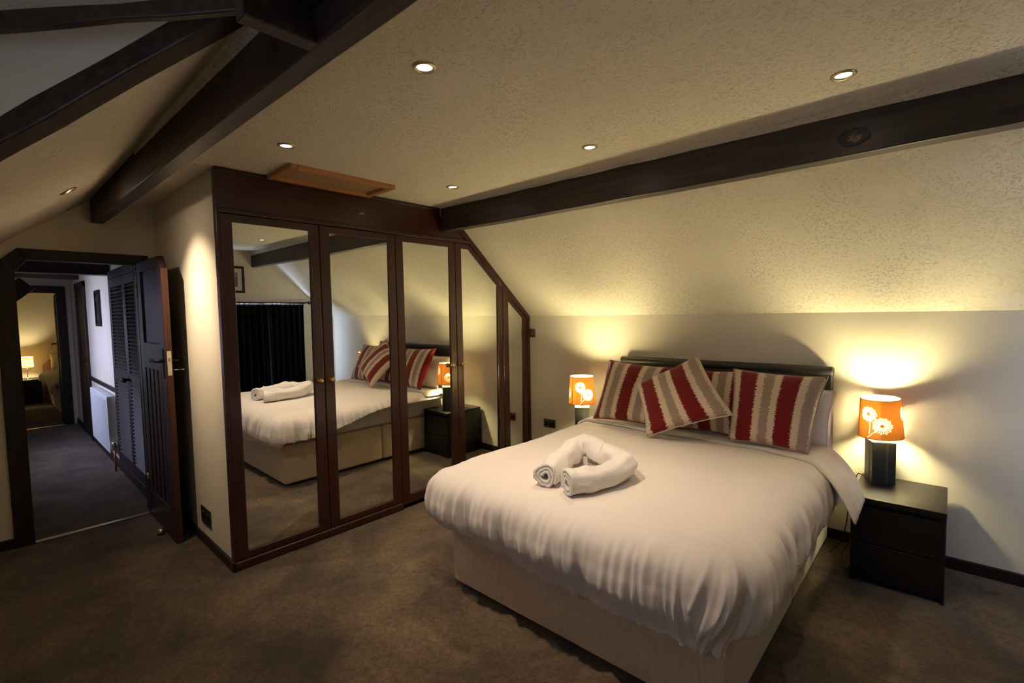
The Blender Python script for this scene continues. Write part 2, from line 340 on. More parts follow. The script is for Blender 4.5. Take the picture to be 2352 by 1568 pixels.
tag(outward(obj('dormer_beam', beam_between((1.90, -3.2186, 2.338), (0.38, -4.391, 2.338), 0.025, 0.045), 'beam_wood', None, 0.005)), 'slim dark timber along top of the dormer cheek', 'beam')
tag(outward(obj('dormer_header', MB().box(1.88, 1.93, -3.30, -3.115, 2.262, 2.43), 'beam_wood', None, 0.004)), 'short dark timber header joining big beam and dormer timber', 'beam')
tag(outward(obj('dormer_soffit_board', MB().box(1.93, 3.6, -3.31, -3.116, 2.35, 2.43), 'beam_wood', None, 0.004)), 'black timber board along the side of the massive beam', 'beam')

# loft hatch
h = thing('loft_hatch', 'pine framed loft hatch in the flat ceiling above wardrobe', 'hatch', (0, 0, 0))
hx0, hx1, hy0, hy1 = 0.022, 0.36, -2.522, -1.81; fwid = 0.045
for q in ((hx0, hx1, hy0, hy0+fwid), (hx0, hx1, hy1-fwid, hy1), (hx0, hx0+fwid, hy0+fwid, hy1-fwid), (hx1-fwid, hx1, hy0+fwid, hy1-fwid)):
    obj('frame_rail', MB().box(*q, H-0.028, H+0.01), 'pine', h, 0.006)
obj('hatch_panel', MB().box(hx0+fwid-0.005, hx1-fwid+0.005, hy0+fwid-0.005, hy1-fwid+0.005, H-0.008, H+0.01), 'hatch_panel', h)

# ------------------------------------------------------------------ downlights
def downlight(loc, direction, label, power=E_SPOT, aim=None):
    d = Vector(direction).normalized(); p = Vector(loc); am = Vector(aim or direction).normalized()
    t = thing('recessed_downlight', label, 'downlight', (0, 0, 0), group='recessed ceiling downlights')
    obj('trim_ring', MB().lathe([(0.028, -0.004), (0.030, 0.006), (0.038, 0.008), (0.043, 0.003), (0.044, -0.003)], 28, p, d), 'dull_brass', t, 0, True)
    obj('lens', MB().lathe([(0.001, 0.003), (0.02, 0.003), (0.028, 0.001)], 24, p, d), 'halogen_lens', t, 0, True)
    for size, e, bl in ((math.radians(46), power*0.75, 1.0), (math.radians(80), power*0.75, 0.8), (math.radians(165), power*0.07, 1.0)):
        l = bpy.data.lights.new('halogen', 'SPOT'); l.energy = e; l.color = HALO; l.spot_size = size; l.spot_blend = bl; l.shadow_soft_size = 0.022
        o = bpy.data.objects.new('halogen', l); COL.objects.link(o); o.location = p + d*0.012; o.rotation_euler = am.to_track_quat('-Z', 'Y').to_euler()
    return t
downlight((0.625, -2.653, H), (0, 0, -1), 'small round downlight in flat ceiling beside the pine loft hatch', E_SPOT*1.15, (0.12, 0.30, -1))
downlight((1.769, -2.64, H), (0, 0, -1), 'round downlight in flat ceiling close to the massive beam', E_SPOT*1.35, (0.09, 0.42, -1))
downlight((0.599, -1.504, H), (0, 0, -1), 'round downlight where bed beam meets the wardrobe top')
downlight((1.725, -1.504, H), (0, 0, -1), 'round downlight midway along the beam above bed', E_SPOT*0.6)
downlight((2.859, -1.49, H), (0, 0, -1), 'round downlight beside the knot in the bed beam', E_SPOT*0.5)
downlight((-0.41, -3.405, zfront(-3.405)), (0, 0.609, -0.793), 'tilted downlight in the sloping ceiling above doorway', E_SPOT*1.5)

# ------------------------------------------------------------------ fitted wardrobe
wd_ = thing('fitted_wardrobe', 'dark mahogany fitted wardrobe with five full-length mirrored doors', 'wardrobe', (0, 0, 0))
def zs(y): return HK - SB*y
obj('fascia', MB().prism([(-2.80, 2.19), (zs(0) and -(2.19-HK)/SB-0.0, 2.19), (-(2.425-HK)/SB, 2.425), (-2.80, 2.425)], 0, -0.03, 0.0), 'mahogany_y', wd_)
obj('cornice', MB().box(-0.005, 0.014, -2.806, -1.14, 2.405, 2.428), 'mahogany_y', wd_, 0.005)
obj('rail_moulding', MB().box(-0.005, 0.012, -2.80, -0.80, 2.168, 2.196), 'mahogany_y', wd_, 0.005)
obj('end_moulding', MB().box(-0.04, 0.010, -2.812, -2.796, 0.0, 2.425), 'mahogany_z', wd_, 0.003)
obj('scribe_trim', MB().prism([(0.0, HK-0.002), (-(2.425-HK)/SB, 2.425), (-(2.425-HK)/SB, 2.365), (0.0, HK-0.052)], 0, -0.02, 0.014), 'mahogany_y', wd_, 0.004)
obj('end_post', MB().box(-0.02, 0.010, -0.03, 0.0, 0.0, HK), 'mahogany_z', wd_, 0.003)
obj('plinth_moulding', MB().box(-0.03, 0.016, -2.81, -1.585, 0.0, 0.055), 'mahogany_y', wd_, 0.010, seg=3)
obj('carcass_back', MB().prism([(-2.80, 0.03), (-0.0, 0.03), (-0.0, HK), (-(2.42-HK)/SB, 2.42), (-2.80, 2.42)], 0, -0.075, -0.045), 'dark_wood', wd_)
TILT = 0.0065
def mdoor(outer, inner, knob):
    d = obj('mirror_door', MB().ring(outer, inner, 0, -0.024, 0.0), 'mahogany_z', wd_, 0.004)
    outward(d)
    cy = sum(p[0] for p in inner)/len(inner); cz = sum(p[1] for p in inner)/len(inner)
    big = [(p[0] + (0.006 if p[0] > cy else -0.006), p[1] + (0.004 if p[1] > cz else -0.004)) for p in inner]
    mb = MB(); k = len(big); vs = [(-0.011 + (p[1]-1.1)*TILT, p[0], p[1]) for p in big] + [(-0.014 + (p[1]-1.1)*TILT, p[0], p[1]) for p in big]
    mb.add(vs, [tuple(range(k)), tuple(range(k, 2*k))[::-1]] + [(i, k+i, k+(i+1) % k, (i+1) % k) for i in range(k)])
    outward(obj('mirror_pane', mb, 'mirror_glass', d))
    if knob:
        obj('knob', MB().lathe([(0.017, 0.0), (0.017, 0.003), (0.008, 0.006), (0.007, 0.016), (0.014, 0.021), (0.019, 0.029), (0.0185, 0.037), (0.012, 0.044), (0.001, 0.046)], 20, (0, knob[0], knob[1]), (1, 0, 0)), 'brass', d, 0, True)
def rect(a, b, c, d): return [(a, c), (b, c), (b, d), (a, d)]
ZT, ZB = 2.116, 0.097
mdoor(rect(-2.795, -2.192, 0.057, 2.166), rect(-2.725, -2.264, ZB, ZT), (-2.232, 1.107))
mdoor(rect(-2.188, -1.587, 0.057, 2.166), rect(-2.116, -1.656, ZB, ZT), (-2.150, 1.105))
mdoor(rect(-1.583, -0.980, 0.030, 2.166), rect(-1.513, -1.050, ZB, ZT), (-1.045, 1.099))
mdoor([(-0.976, 0.03), (-0.389, 0.03), (-0.389, zs(-0.389)-0.047), (-(2.166+0.047-HK)/SB, 2.166), (-0.976, 2.166)],
      [(-0.905, ZB), (-0.464, ZB), (-0.464, 1.803), (-0.824, ZT), (-0.905, ZT)], (-0.949, 1.106))
mdoor([(-0.385, 0.03), (-0.026, 0.03), (-0.026, zs(-0.026)-0.047), (-0.385, zs(-0.385)-0.047)],
      [(-0.309, ZB), (-0.096, ZB), (-0.096, 1.494), (-0.309, 1.665)], None)
struct('trim_1', MB().box(-0.06, 0.004, -1.58, -0.03, 0.0, 0.004), 'chrome', 'bright metal strip under the mirrored doors')
struct('wall_closet', MB().box(-0.95, -0.9, -2.75, 0.1, 0, H), 'plaster', 'back of the closet')

# ------------------------------------------------------------------ room door
dr = struct('door_1', None, None, 'dark panelled door standing open into the bedroom')
fr = MB()
outer = [(-3.70, 0), (-3.70, 1.924), (-3.58, 2.044), (-2.86, 2.044), (-2.86, 0)]
inner = [(-3.622, 0), (-3.622, 1.895), (-3.548, 1.985), (-2.936, 1.985), (-2.936, 0)]
for xx in ((XD, XD+0.022), (XD-0.142, XD-0.12)):
    a = MB()
    for i in range(4):
        a.prism([outer[i], outer[i+1], inner[i+1], inner[i]], 0, *xx)
    outward(obj('architrave', a, 'dark_wood', dr, 0.003))
a = MB()
inn2 = [(-3.60, 0), (-3.60, 1.88), (-3.535, 1.968), (-2.945, 1.968), (-2.945, 0)]
for i in range(4): a.prism([inner[i], inner[i+1], inn2[i+1], inn2[i]], 0, XD-0.05, XD+0.02)
outward(obj('door_lining', a, 'dark_wood', dr))
LX0, LX1, LY0, LY1 = -1.452, -0.705, -2.948, -2.908
def LP(x0, x1, z0, z1, y0=LY0, y1=LY1): return MB().box(x0, x1, y0, y1, z0, z1)
obj('stile', LP(LX0, -1.335, 0.008, 1.975), 'dark_wood', dr, 0.003)
st = obj('stile', MB().prism([(-0.835, 0.008), (LX1, 0.008), (LX1, 1.89), (-0.79, 1.975), (-0.835, 1.975)], 1, LY0, LY1), 'dark_wood', dr, 0.003)
obj('latch_edge', MB().box(LX1-0.001, LX1+0.003, LY0+0.002, LY1-0.002, 0.01, 1.885), 'door_edge_wood', dr, 0, label='reddish unstained latch edge of the door')
for z0, z1 in ((1.905, 1.975), (1.185, 1.375), (0.008, 0.225)): obj('rail', LP(-1.335, -0.835, z0, z1), 'dark_wood', dr, 0.003)
obj('upper_panel', LP(-1.34, -0.83, 1.37, 1.91, LY0+0.014, LY1-0.014), 'dark_wood', dr)
obj('back_panel', LP(-1.34, -0.83, 0.22, 1.19, LY0+0.018, LY1-0.014), 'dark_wood', dr)
for i in range(4):
    x = -1.315 + i*0.122; obj('plank', LP(x, x+0.085, 0.225, 1.185, LY0+0.004, LY0+0.02), 'dark_wood', dr, 0.004)
lk = obj('lock_plate', MB().box(LX1+0.002, LX1+0.006, LY0+0.008, LY1-0.008, 1.165, 1.33), 'silver_plate', dr, 0.001)
obj('latch_bolt', MB().box(LX1+0.004, LX1+0.016, LY0+0.014, LY1-0.014, 1.262, 1.285), 'dull_brass', lk, 0.002)
for sg, yy in ((-1, LY0), (1, LY1)):
    bp_ = obj('handle_plate', MB().box(-0.79, -0.75, min(yy, yy+sg*0.006), max(yy, yy+sg*0.006), 1.14, 1.345), 'black_iron', dr, 0.003)
    obj('lever_handle', MB().tube([(-0.77, yy, 1.262), (-0.77, yy+sg*0.035, 1.262), (-0.775, yy+sg*0.047, 1.262), (-0.80, yy+sg*0.05, 1.263), (-0.86, yy+sg*0.05, 1.266), (-0.89, yy+sg*0.05, 1.262), (-0.90, yy+sg*0.05, 1.255)], [0.012, 0.009, 0.009, 0.008, 0.010, 0.012, 0.007], 10), 'black_iron', bp_, 0, True)
ky = obj('key', MB().tube([(-0.77, LY1, 1.195), (-0.77, LY1+0.05, 1.195)], 0.003, 8), 'chrome', dr, 0, True)
obj('key_bow', MB().tube([(-0.77+0.015*math.sin(a*PI/8), LY1+0.064-0.015*math.cos(a*PI/8), 1.195) for a in range(17)], 0.003, 6), 'chrome', ky, 0, True)
for z in (0.25, 1.72): obj('hinge', MB().tube([(LX0-0.004, LY0-0.004, z), (LX0-0.004, LY0-0.004, z+0.09)], 0.007, 8), 'dull_brass', dr, 0, True)
ds = thing('door_stop', 'small round door stop on the carpet by open door', 'door stop', (-0.98, -2.98, 0))
obj('rubber_dome', MB().lathe([(0.022, 0.0), (0.024, 0.02), (0.018, 0.036), (0.001, 0.042)], 16), 'dull_brass', ds, 0, True)
obj('fixing_ring', MB().lathe([(0.028, 0.0), (0.028, 0.005), (0.02, 0.007)], 16), 'black_iron', ds)
struct('trim_2', MB().box(XD-0.02, XD+0.02, -3.60, -2.945, 0.0, 0.009), 'dull_brass', 'metal carpet strip across the bedroom threshold', 0.004)

# ------------------------------------------------------------------ sockets and switch
def outlet(name, label, cat, loc, rz, w, hgt, kind, plug=False):
    t = thing(name, label, cat, loc, rz)     # faces local -y
    obj('face_plate', MB().box(-w/2, w/2, -0.007, 0.0, -hgt/2, hgt/2), 'plate_metal', t, 0.003)
    if kind == 'double':
        for s in (-1, 1):
            q = obj('socket_insert', MB().box(s*w*0.24-0.021, s*w*0.24+0.021, -0.0085, -0.004, -0.026, 0.016), 'black_plastic', t, 0.002)
            for dx, dz, a, b in ((0, 0.004, 0.003, 0.005), (-0.011, -0.012, 0.004, 0.0025), (0.011, -0.012, 0.004, 0.0025)):
                obj('pin_slot', MB().box(s*w*0.24+dx-a, s*w*0.24+dx+a, -0.0092, -0.008, dz-b, dz+b), 'black_iron', q)
            obj('rocker_switch', MB().box(s*w*0.24-0.006, s*w*0.24+0.006, -0.012, -0.004, 0.020, 0.034), 'dull_brass', t, 0.001)
    else:
        obj('rocker_switch', MB().box(-0.008, 0.008, -0.013, -0.004, -0.014, 0.014), 'dull_brass', t, 0.001)
        for s in (-1, 1): obj('screw', MB().lathe([(0.0035, 0.0), (0.003, 0.002), (0.001, 0.0025)], 10, (s*w*0.38, -0.007, 0), (0, -1, 0)), 'dull_brass', t)
    if plug:
        p = obj('plug', MB().box(w*0.24-0.022, w*0.24+0.022, -0.034, -0.008, -0.03, 0.016), 'black_plastic', t, 0.006)
    return t
outlet('wall_socket', 'brushed metal double socket on back wall between wardrobe and lamp', 'socket', (0.25, 0.0, 0.438), 0, 0.146, 0.086, 'double', True)
outlet('wall_socket', 'metal double socket with black plug half hidden by duvet corner', 'socket', (2.675, 0.0, 0.422), 0, 0.146, 0.086, 'double', True)
outlet('wall_socket', 'dark metal double socket low on return wall by the open door', 'socket', (-0.535, YA, 0.196), 0, 0.21, 0.115, 'double')
outlet('light_switch', 'small square metal light switch beside the wardrobe end post', 'switch', (0.042, 0.0, 1.338), 0, 0.084, 0.084, 'single')

# ------------------------------------------------------------------ bed
bed = thing('divan_bed', 'cream fabric king-size divan bed with black leather headboard', 'bed', (0, 0, 0))
BX0, BX1, BYF, BYS = 1.124, 2.624, -2.030, -1.025
for y0, y1 in ((BYF, BYS-0.004), (BYS+0.004, -0.085)):
    obj('divan_base', MB().box(BX0, BX1, y0, y1, 0.03, 0.385), 'divan_fabric', bed, 0.022, True, 4)
obj('mattress', MB().box(BX0+0.012, BX1-0.012, BYF+0.02, -0.095, 0.383, 0.605), 'white_cotton', bed, 0.05, True, 4)
for x in (BX0+0.09, BX1-0.09):
    for y in (BYF+0.09, BYS-0.09, BYS+0.09, -0.18):
        obj('castor', MB().tube([(x-0.012, y, 0.02), (x+0.012, y, 0.02)], 0.02, 14).box(x-0.012, x+0.012, y-0.012, y+0.012, 0.022, 0.035), 'black_plastic', bed)
hb = obj('headboard', MB().box(1.095, 2.632, -0.080, -0.020, 0.30, 1.115), 'black_leather', bed, 0.015, True, 3)
obj('top_roll', MB().tube([(1.092, -0.055, 1.125), (1.10, -0.055, 1.125), (2.627, -0.055, 1.125), (2.635, -0.055, 1.125)], [0.026, 0.034, 0.034, 0.026], 20), 'black_leather', hb, 0, True)

# duvet
TOPZ = 0.688; RX0, RX1, RYF, YHD = 1.15, 2.545, -1.965, -0.27; RHO = 0.155
def send_left(y): return 0.335 - 0.15*sm(-1.95, -1.0, y)
def duvet_pt(a, b, lift=0.0):
    """a: across in sheet metres measured from x, b: along; flat sheet coords -> draped point"""
    ox = (RX0-a) if a < RX0 else (a-RX1 if a > RX1 else 0.0); sx = -1 if a < RX0 else 1
    oy = max(0.0, RYF-b)
    nx, ny = min(max(a, RX0), RX1), max(b, RYF)
    d = (ox**7+oy**7)**(1/7) if (ox > 0 and oy > 0) else max(ox, oy)
    hyp = math.hypot(ox, oy)
    dx, dy = ((sx*ox/hyp, -oy/hyp) if hyp > 1e-9 else (0, 0))
    s = d
    if s < RHO*PI/2: g = RHO*math.sin(s/RHO); hgt = RHO*(1-math.cos(s/RHO)); nrm = Vector((dx*math.sin(s/RHO), dy*math.sin(s/RHO), math.cos(s/RHO)))
    else: g = RHO + 0.10*(s-RHO*PI/2); hgt = RHO + (s-RHO*PI/2); nrm = Vector((dx, dy, 0.05))
    # perimeter coordinate for the pleats
    t = (-ny if sx < 0 and ox > 0 else 0)
    if oy > 0 and ox == 0: per = nx
    elif ox > 0 and oy == 0: per = (5 + ny) if sx > 0 else (-5 - ny)
    elif ox > 0: ang = math.atan2(oy, ox); per = (RX1 + 0.30*(1-ang/(PI/2)) if sx > 0 else RX0 - 0.30*(1-ang/(PI/2)))
    else: per = 0
    if ox > 0 and oy == 0: per = (RX1+0.30+(ny-RYF)) if sx > 0 else (RX0-0.30-(ny-RYF))
    amp = sm(0.07, 0.30, d)
    slant = 0.5*d if (sx > 0 and ox > 0) else 0.0
    w = 0.45*noise.noise((per*6+slant*6, d*1.6, 3.1)) + 0.5 - 1.5*abs(noise.noise((per*13+slant*12, d*1.5, 8.4))) + 0.3 - 0.9*abs(noise.noise((per*29+slant*20, d*2.0, 1.7)))
    w *= 1-0.4*sm(0.32, 0.44, d)
    crown = 0.022*(1-((nx-1.85)/0.72)**2)*sm(-2.05, -1.4, ny)*(1-sm(-1.0, -0.55, ny)) - 0.028*sm(-0.95, -0.5, ny)
    g -= 0.045*sm(0.32, 0.44, d)
    p = Vector((nx+dx*g, ny+dy*g, TOPZ-hgt+crown*(1-sm(0, 0.1, d))))
    soft = 0.010*noise.noise((a*2.3, b*2.3, 5.0)) + 0.004*noise.noise((a*7, b*5, 2.0))
    p += nrm*(soft*(1-0.5*amp) + amp*0.040*w + 0.030*sm(0.04, 0.2, d)*(1-0.6*sm(0.26, 0.38, d)) + lift)
    return p
S_R, S_F = 0.365, 0.372
def hem(per): return 0.03*noise.noise((per*4, 9, 0)) + 0.03*noise.noise((per*13, 4, 0))
def duvet_uv(u, v):
    sf = (S_F + 0.072*sm(0.1, 0.6, u))*(1+hem(u*1.5)*0.8); b = (RYF-sf) + v*(YHD-(RYF-sf))
    sl = send_left(b); sr = S_R*(1+hem(v*2+7)*0.8) - 0.02*sm(-1.2, -0.4, b)
    a = (RX0-sl) + u*((RX1+sr)-(RX0-sl))
    return duvet_pt(a, b)
dv = obj('duvet', MB().grid(duvet_uv, 300, 260), 'white_cotton', None, 0, True); outward(dv)
tag(dv, 'plump white duvet draped over the king-size bed, gathered at foot', 'duvet')
so = dv.modifiers.new('thickness', 'SOLIDIFY'); so.thickness = 0.032; so.offset = -1; so.use_even_offset = False
if dv.data.polygons[39130].normal.z < 0: dv.data.flip_normals()
# turned-back top edge with the corner that droops over the nightstand
FT = [(-1, -0.60), (1.0, -0.565), (1.3, -0.515), (1.7, -0.535), (2.3, -0.54), (2.5, -0.60), (2.7, -0.70), (2.9, -0.76), (3.4, -0.80)]
def yfold(a):
    for (x0, y0), (x1, y1) in zip(FT, FT[1:]):
        if a <= x1: return y0+(y1-y0)*sm(x0, x1, a)
    return FT[-1][1]
def fold_uv(u, v):
    a = (RX0-0.16) + u*((RX1+0.43)-(RX0-0.16)); yb = yfold(a) + 0.006*noise.noise((a*9, 2, 2)); b = YHD-0.01 + v*(yb-(YHD-0.01))
    lip = 0.016 - 0.012*sm(0.93, 1.0, v)
    p = duvet_pt(min(a, RX1+0.16), b, lip + 0.006*noise.noise((a*4, b*7, 6)))
    if a > RX1+0.10:
        k = (a-(RX1+0.10))/0.33; q = duvet_pt(RX1+0.10, b, lip)
        tg = Vector((2.869, -0.603, 0.505)).lerp(Vector((2.858, -0.853, 0.45)), v)
        p = q.lerp(tg, k) + Vector((0.4, 0, 0.9))*(0.035*math.sin(PI*k) + 0.010*k*(noise.noise((v*5, k*2, 9)) + 0.7*noise.noise((v*11, k*2, 4))))
    return p
fl = obj('turned_back_edge', MB().grid(fold_uv, 120, 30), 'white_cotton', dv, 0, True, label='turned-back top edge with drooping corner'); outward(fl)
so = fl.modifiers.new('thickness', 'SOLIDIFY'); so.thickness = 0.010; so.offset = 0

# pillows and cushions
def cushion(name, corners, th, mat, label, cat, group, pinch=0.06, piping=None, power=0.45):
    TL, TR, BR, BL = [Vector(c) for c in corners]; nrm = (TR-TL).cross(BL-TL).normalized()
    if nrm.y > 0: nrm = -nrm
    n = 30; me = bpy.data.meshes.new(name); vs = []; uvs = []; seed = TL.x*3
    def P(u, v, sgn):
        cu, cv = 2*u-1, 2*v-1
        uu = 0.5 + 0.5*cu*(1-pinch*(1-cv*cv)); vv = 0.5 + 0.5*cv*(1-pinch*(1-cu*cu))
        p = TL*(1-uu)*(1-vv) + TR*uu*(1-vv) + BR*uu*vv + BL*(1-uu)*vv
        f = (max(0, 1-cu**2)*max(0, 1-cv**2))**power
        f *= 1 + 0.10*noise.noise((u*3.1+seed, v*3.1, sgn))
        return p + nrm*sgn*th/2*f
    for sgn in (1, -1):
        for i in range(n+1):
            for j in range(n+1): vs.append(tuple(P(i/n, j/n, sgn))); uvs.append((i/n, 1-j/n))
    fs = []; k = (n+1)**2
    for i in range(n):
        for j in range(n):
            a = i*(n+1)+j; fs.append((a, a+1, a+n+2, a+n+1)); fs.append((k+a, k+a+n+1, k+a+n+2, k+a+1))
    me.from_pydata(vs, [], fs); me.update(); ul = me.uv_layers.new(name='UVMap')
    for lp in me.loops: ul.data[lp.index].uv = uvs[lp.vertex_index]
    import bmesh
    bm = bmesh.new(); bm.from_mesh(me); bmesh.ops.remove_doubles(bm, verts=bm.verts, dist=1e-5); bmesh.ops.recalc_face_normals(bm, faces=bm.faces); bm.to_mesh(me); bm.free()
    me.polygons.foreach_set('use_smooth', [True]*len(me.polygons)); me.materials.append(MATS[mat])
    o = bpy.data.objects.new(name, me); COL.objects.link(o); tag(o, label, cat, group)
    edge = [P(t/20, 0, 1) for t in range(20)] + [P(1, t/20, 1) for t in range(20)] + [P(1-t/20, 1, 1) for t in range(20)] + [P(0, 1-t/20, 1) for t in range(21)]
    obj('seam_piping', MB().tube(edge, 0.0035, 6), piping or mat, o, 0, True)
    return o
G1 = 'white bed pillows'; G2 = 'striped cushions on the bed'
for k, (cs, lab) in enumerate((([(1.075, -0.125, 1.035), (1.80, -0.125, 1.04), (1.80, -0.21, 0.635), (1.05, -0.21, 0.635)], 'white pillow against headboard on the wardrobe side, rearmost'),
                    ([(1.04, -0.225, 1.035), (1.70, -0.225, 1.04), (1.70, -0.36, 0.70), (1.03, -0.36, 0.70)], 'white pillow tucked behind the striped cushion nearest wardrobe'),
                    ([(1.92, -0.125, 1.03), (2.66, -0.125, 1.01), (2.66, -0.21, 0.64), (1.92, -0.21, 0.635)], 'white pillow against headboard on the side of the drooping duvet corner'),
                    ([(2.05, -0.225, 1.03), (2.668, -0.225, 1.02), (2.655, -0.35, 0.70), (2.10, -0.35, 0.71)], 'white pillow poking out behind the striped cushion at open nightstand'))):
    cushion('pillow', cs, 0.115, 'white_cotton', lab, 'pillow', G1, 0.05)
cushion('striped_cushion', [(1.12, -0.30, 1.145), (1.682, -0.315, 1.118), (1.628, -0.535, 0.715), (1.112, -0.54, 0.70)], 0.14, 'stripe_left', 'upright striped cushion with a dark red left edge, on wardrobe side', 'cushion', G2)
cushion('striped_cushion', [(2.096, -0.31, 1.136), (2.646, -0.316, 1.122), (2.592, -0.55, 0.688), (2.14, -0.545, 0.70)], 0.145, 'stripe_right', 'upright striped cushion with taupe outer stripe, by the open nightstand', 'cushion', G2)
cushion('striped_cushion', [(1.62, -0.24, 1.112), (2.107, -0.24, 1.112), (2.141, -0.43, 0.70), (1.70, -0.43, 0.69)], 0.09, 'stripe_back', 'striped cushion mostly hidden behind the tilted one', 'cushion', G2)
cushion('striped_cushion', [(1.515, -0.585, 1.014), (1.900, -0.45, 1.232), (2.205, -0.665, 0.892), (1.700, -0.80, 0.700)], 0.15, 'stripe_centre', 'striped cushion tilted onto its corner in front of the others', 'cushion', G2)

# rolled towel
tw_path = [(1.690, -1.885), (1.646, -1.743), (1.606, -1.604), (1.608, -1.494), (1.681, -1.455), (1.790, -1.472), (1.885, -1.500), (1.945, -1.577), (1.944, -1.667), (1.915, -1.753), (1.878, -1.831), (1.836, -1.910)]
def spiral(turns, r0, r1, th, n):
    o = [(r0+(r1-r0)*i/n) for i in range(n+1)]; out = []; inn = []
    for i in range(n+1):
        a = 2*PI*turns*i/n; out.append(((o[i]+th/2)*math.cos(a), (o[i]+th/2)*math.sin(a))); inn.append(((o[i]-th/2)*math.cos(a), (o[i]-th/2)*math.sin(a)))
    return out + inn[::-1]
sec = spiral(2.6, 0.016, 0.060, 0.0145, 90)
def resample(pts, n):
    P3 = [Vector((x, y, 0)) for x, y in pts]
    def cr(t):
        k = min(int(t*(len(P3)-1)), len(P3)-2); f = t*(len(P3)-1)-k
        p0, p1, p2, p3 = P3[max(k-1, 0)], P3[k], P3[k+1], P3[min(k+2, len(P3)-1)]
        return 0.5*((2*p1)+(p2-p0)*f+(2*p0-5*p1+4*p2-p3)*f*f+(3*p1-p0-3*p2+p3)*f**3)
    return [cr(i/n) for i in range(n+1)]
tp = resample([(x+0.055, y-0.068) for x, y in tw_path], 60); mb = MB(); ns = len(sec)
for i, p in enumerate(tp):
    t = (tp[min(i+1, 60)]-tp[max(i-1, 0)]).normalized(); s = Vector((-t.y, t.x, 0))
    f = i/60; fold = 1 + 0.16*noise.noise((i*0.33, 2, 0)); hump = 0.026*math.exp(-((f-0.33)/0.08)**2) + 0.012*math.exp(-((f-0.62)/0.08)**2)
    zc = duvet_pt(p.x, p.y).z + 0.058
    for (a, b) in sec:
        rr = math.atan2(b, a); wob = 1 + 0.20*noise.noise((i*0.22, math.cos(rr)*1.5, math.sin(rr)*1.5)) + 0.11*noise.noise((i*0.6, math.cos(rr)*2.5, math.sin(rr)*2.5))
        q = p + s*a*fold*wob*0.98; mb.v.append((q.x, q.y, zc + max(-0.058, b*wob*fold) + hump))
for i in range(60):
    for j in range(ns): a, b = i*ns+j, i*ns+(j+1) % ns; mb.f.append((a, b, b+ns, a+ns))
half = ns//2
for base_i in (0, 60*ns):
    for j in range(half-1): mb.f.append((base_i+j, base_i+j+1, base_i+ns-2-j, base_i+ns-1-j))
tw = obj('rolled_towel', mb, 'towel_terry', None, 0, True); outward(tw); tag(tw, 'white towel rolled up and bent into a loop on duvet', 'towel')
tgp = tp[24]
obj('towel_label', MB().box(1.730, 1.755, -1.60, -1.597, 0.715, 0.76), 'white_cotton', tw, label='small sewn white label')
obj('woven_hem', MB().tube([(1.820+0.013*math.cos(a), -1.534-0.066*math.cos(a), 0.768+0.068*math.sin(a)) for a in [PI*k/10 for k in range(0, 11)]], 0.003, 6), 'mount_card', tw, 0, True)

# ------------------------------------------------------------------ nightstands
def nightstand(loc, label):
    t = thing('nightstand', label, 'nightstand', loc, 0, 'black nightstands beside the bed')
    w, d, h = 0.402, 0.486, 0.4865
    body = MB().box(0, 0.018, -d+0.006, 0, 0, h-0.03).box(w-0.018, w, -d+0.006, 0, 0, h-0.03).box(0.018, w-0.018, -0.012, 0, 0, h-0.03).box(0.018, w-0.018, -d+0.03, -0.012, 0.01, 0.03)
    obj('body', body, 'black_ash', t, 0.002)
    obj('top_panel', MB().box(-0.001, w+0.001, -d, 0.0, h-0.032, h), 'black_ash', t, 0.003)
    obj('shadow_rail', MB().box(0.018, w-0.018, -d+0.035, -d+0.05, 0.02, h-0.03), 'black_ash', t)
    for z0, z1 in ((0.028, 0.228), (0.236, 0.432)):
        dr_ = obj('drawer', MB().box(0.003, w-0.003, -d+0.0, -d+0.02, z0, z1), 'black_ash', t, 0.002)
        obj('drawer_box', MB().box(0.03, w-0.03, -d+0.02, -0.05, z0+0.02, z1-0.03), 'black_ash', dr_)
        obj('finger_pull', MB().box(0.004, w-0.004, -d-0.003, -d+0.018, z1-0.004, z1+0.002), 'black_ash', dr_, 0.001)
    return t
nightstand((2.797, -0.030, 0), 'black two-drawer nightstand standing clear under drooping duvet corner')
nightstand((0.688, -0.030, 0), 'black two-drawer nightstand between bed and mirrored wardrobe')

# ------------------------------------------------------------------ bedside lamps
SHB, SHT, SHH = 0.112, 0.098, 0.232
def flower_mask():
    NU, NV = 640, 200; cut = set(); dots = set(); fl = []
    k = 3
    for i in range(k):
        base_u = i/k
        fl.append((base_u, 0.148, 0.046, 'down', 0.016)); fl.append((base_u+0.105, 0.084, 0.051, 'left', 0))
    circ = 2*PI*0.105
    for i in range(NU):
        for j in range(NV):
            u = (i+0.5)/NU; z = (j+0.5)/NV*SHH
            for (fu, fz, R, stem, off) in fl:
                du = ((u-fu+0.5) % 1.0 - 0.5)*circ; dz = z-fz; r = math.hypot(du, dz); a = math.atan2(dz, du)
                hit = False
                if 0.011 < r < R:
                    nsp = 24; ph = (a/(2*PI)*nsp) % 1.0; w = abs(ph-0.5)*2*PI*r/nsp; k_ = int(a/(2*PI)*nsp)
                    rr = R*(0.90 if k_ % 2 else 1.0)
                    if w < 0.0009 and r < rr-0.003: hit = True
                    if math.hypot(w*1.15, r-(rr-0.0045)) < 0.0036 or math.hypot(w, r-(rr-0.016)) < (0.0023 if k_ % 2 else 0):
                        hit = True
                        if k_ % 2: dots.add((i, j))
                if stem == 'down' and -0.115 < dz < -0.03 and abs(du-0.010*math.sin(-dz*22)) < 0.0017: hit = True
                if stem == 'left' and -0.075 < dz < -0.018 and abs(du-dz*0.95) < 0.0021: hit = True
                if hit: cut.add((i, j)); break
    return NU, NV, cut, dots
NU, NV, CUT, DOTS = flower_mask()
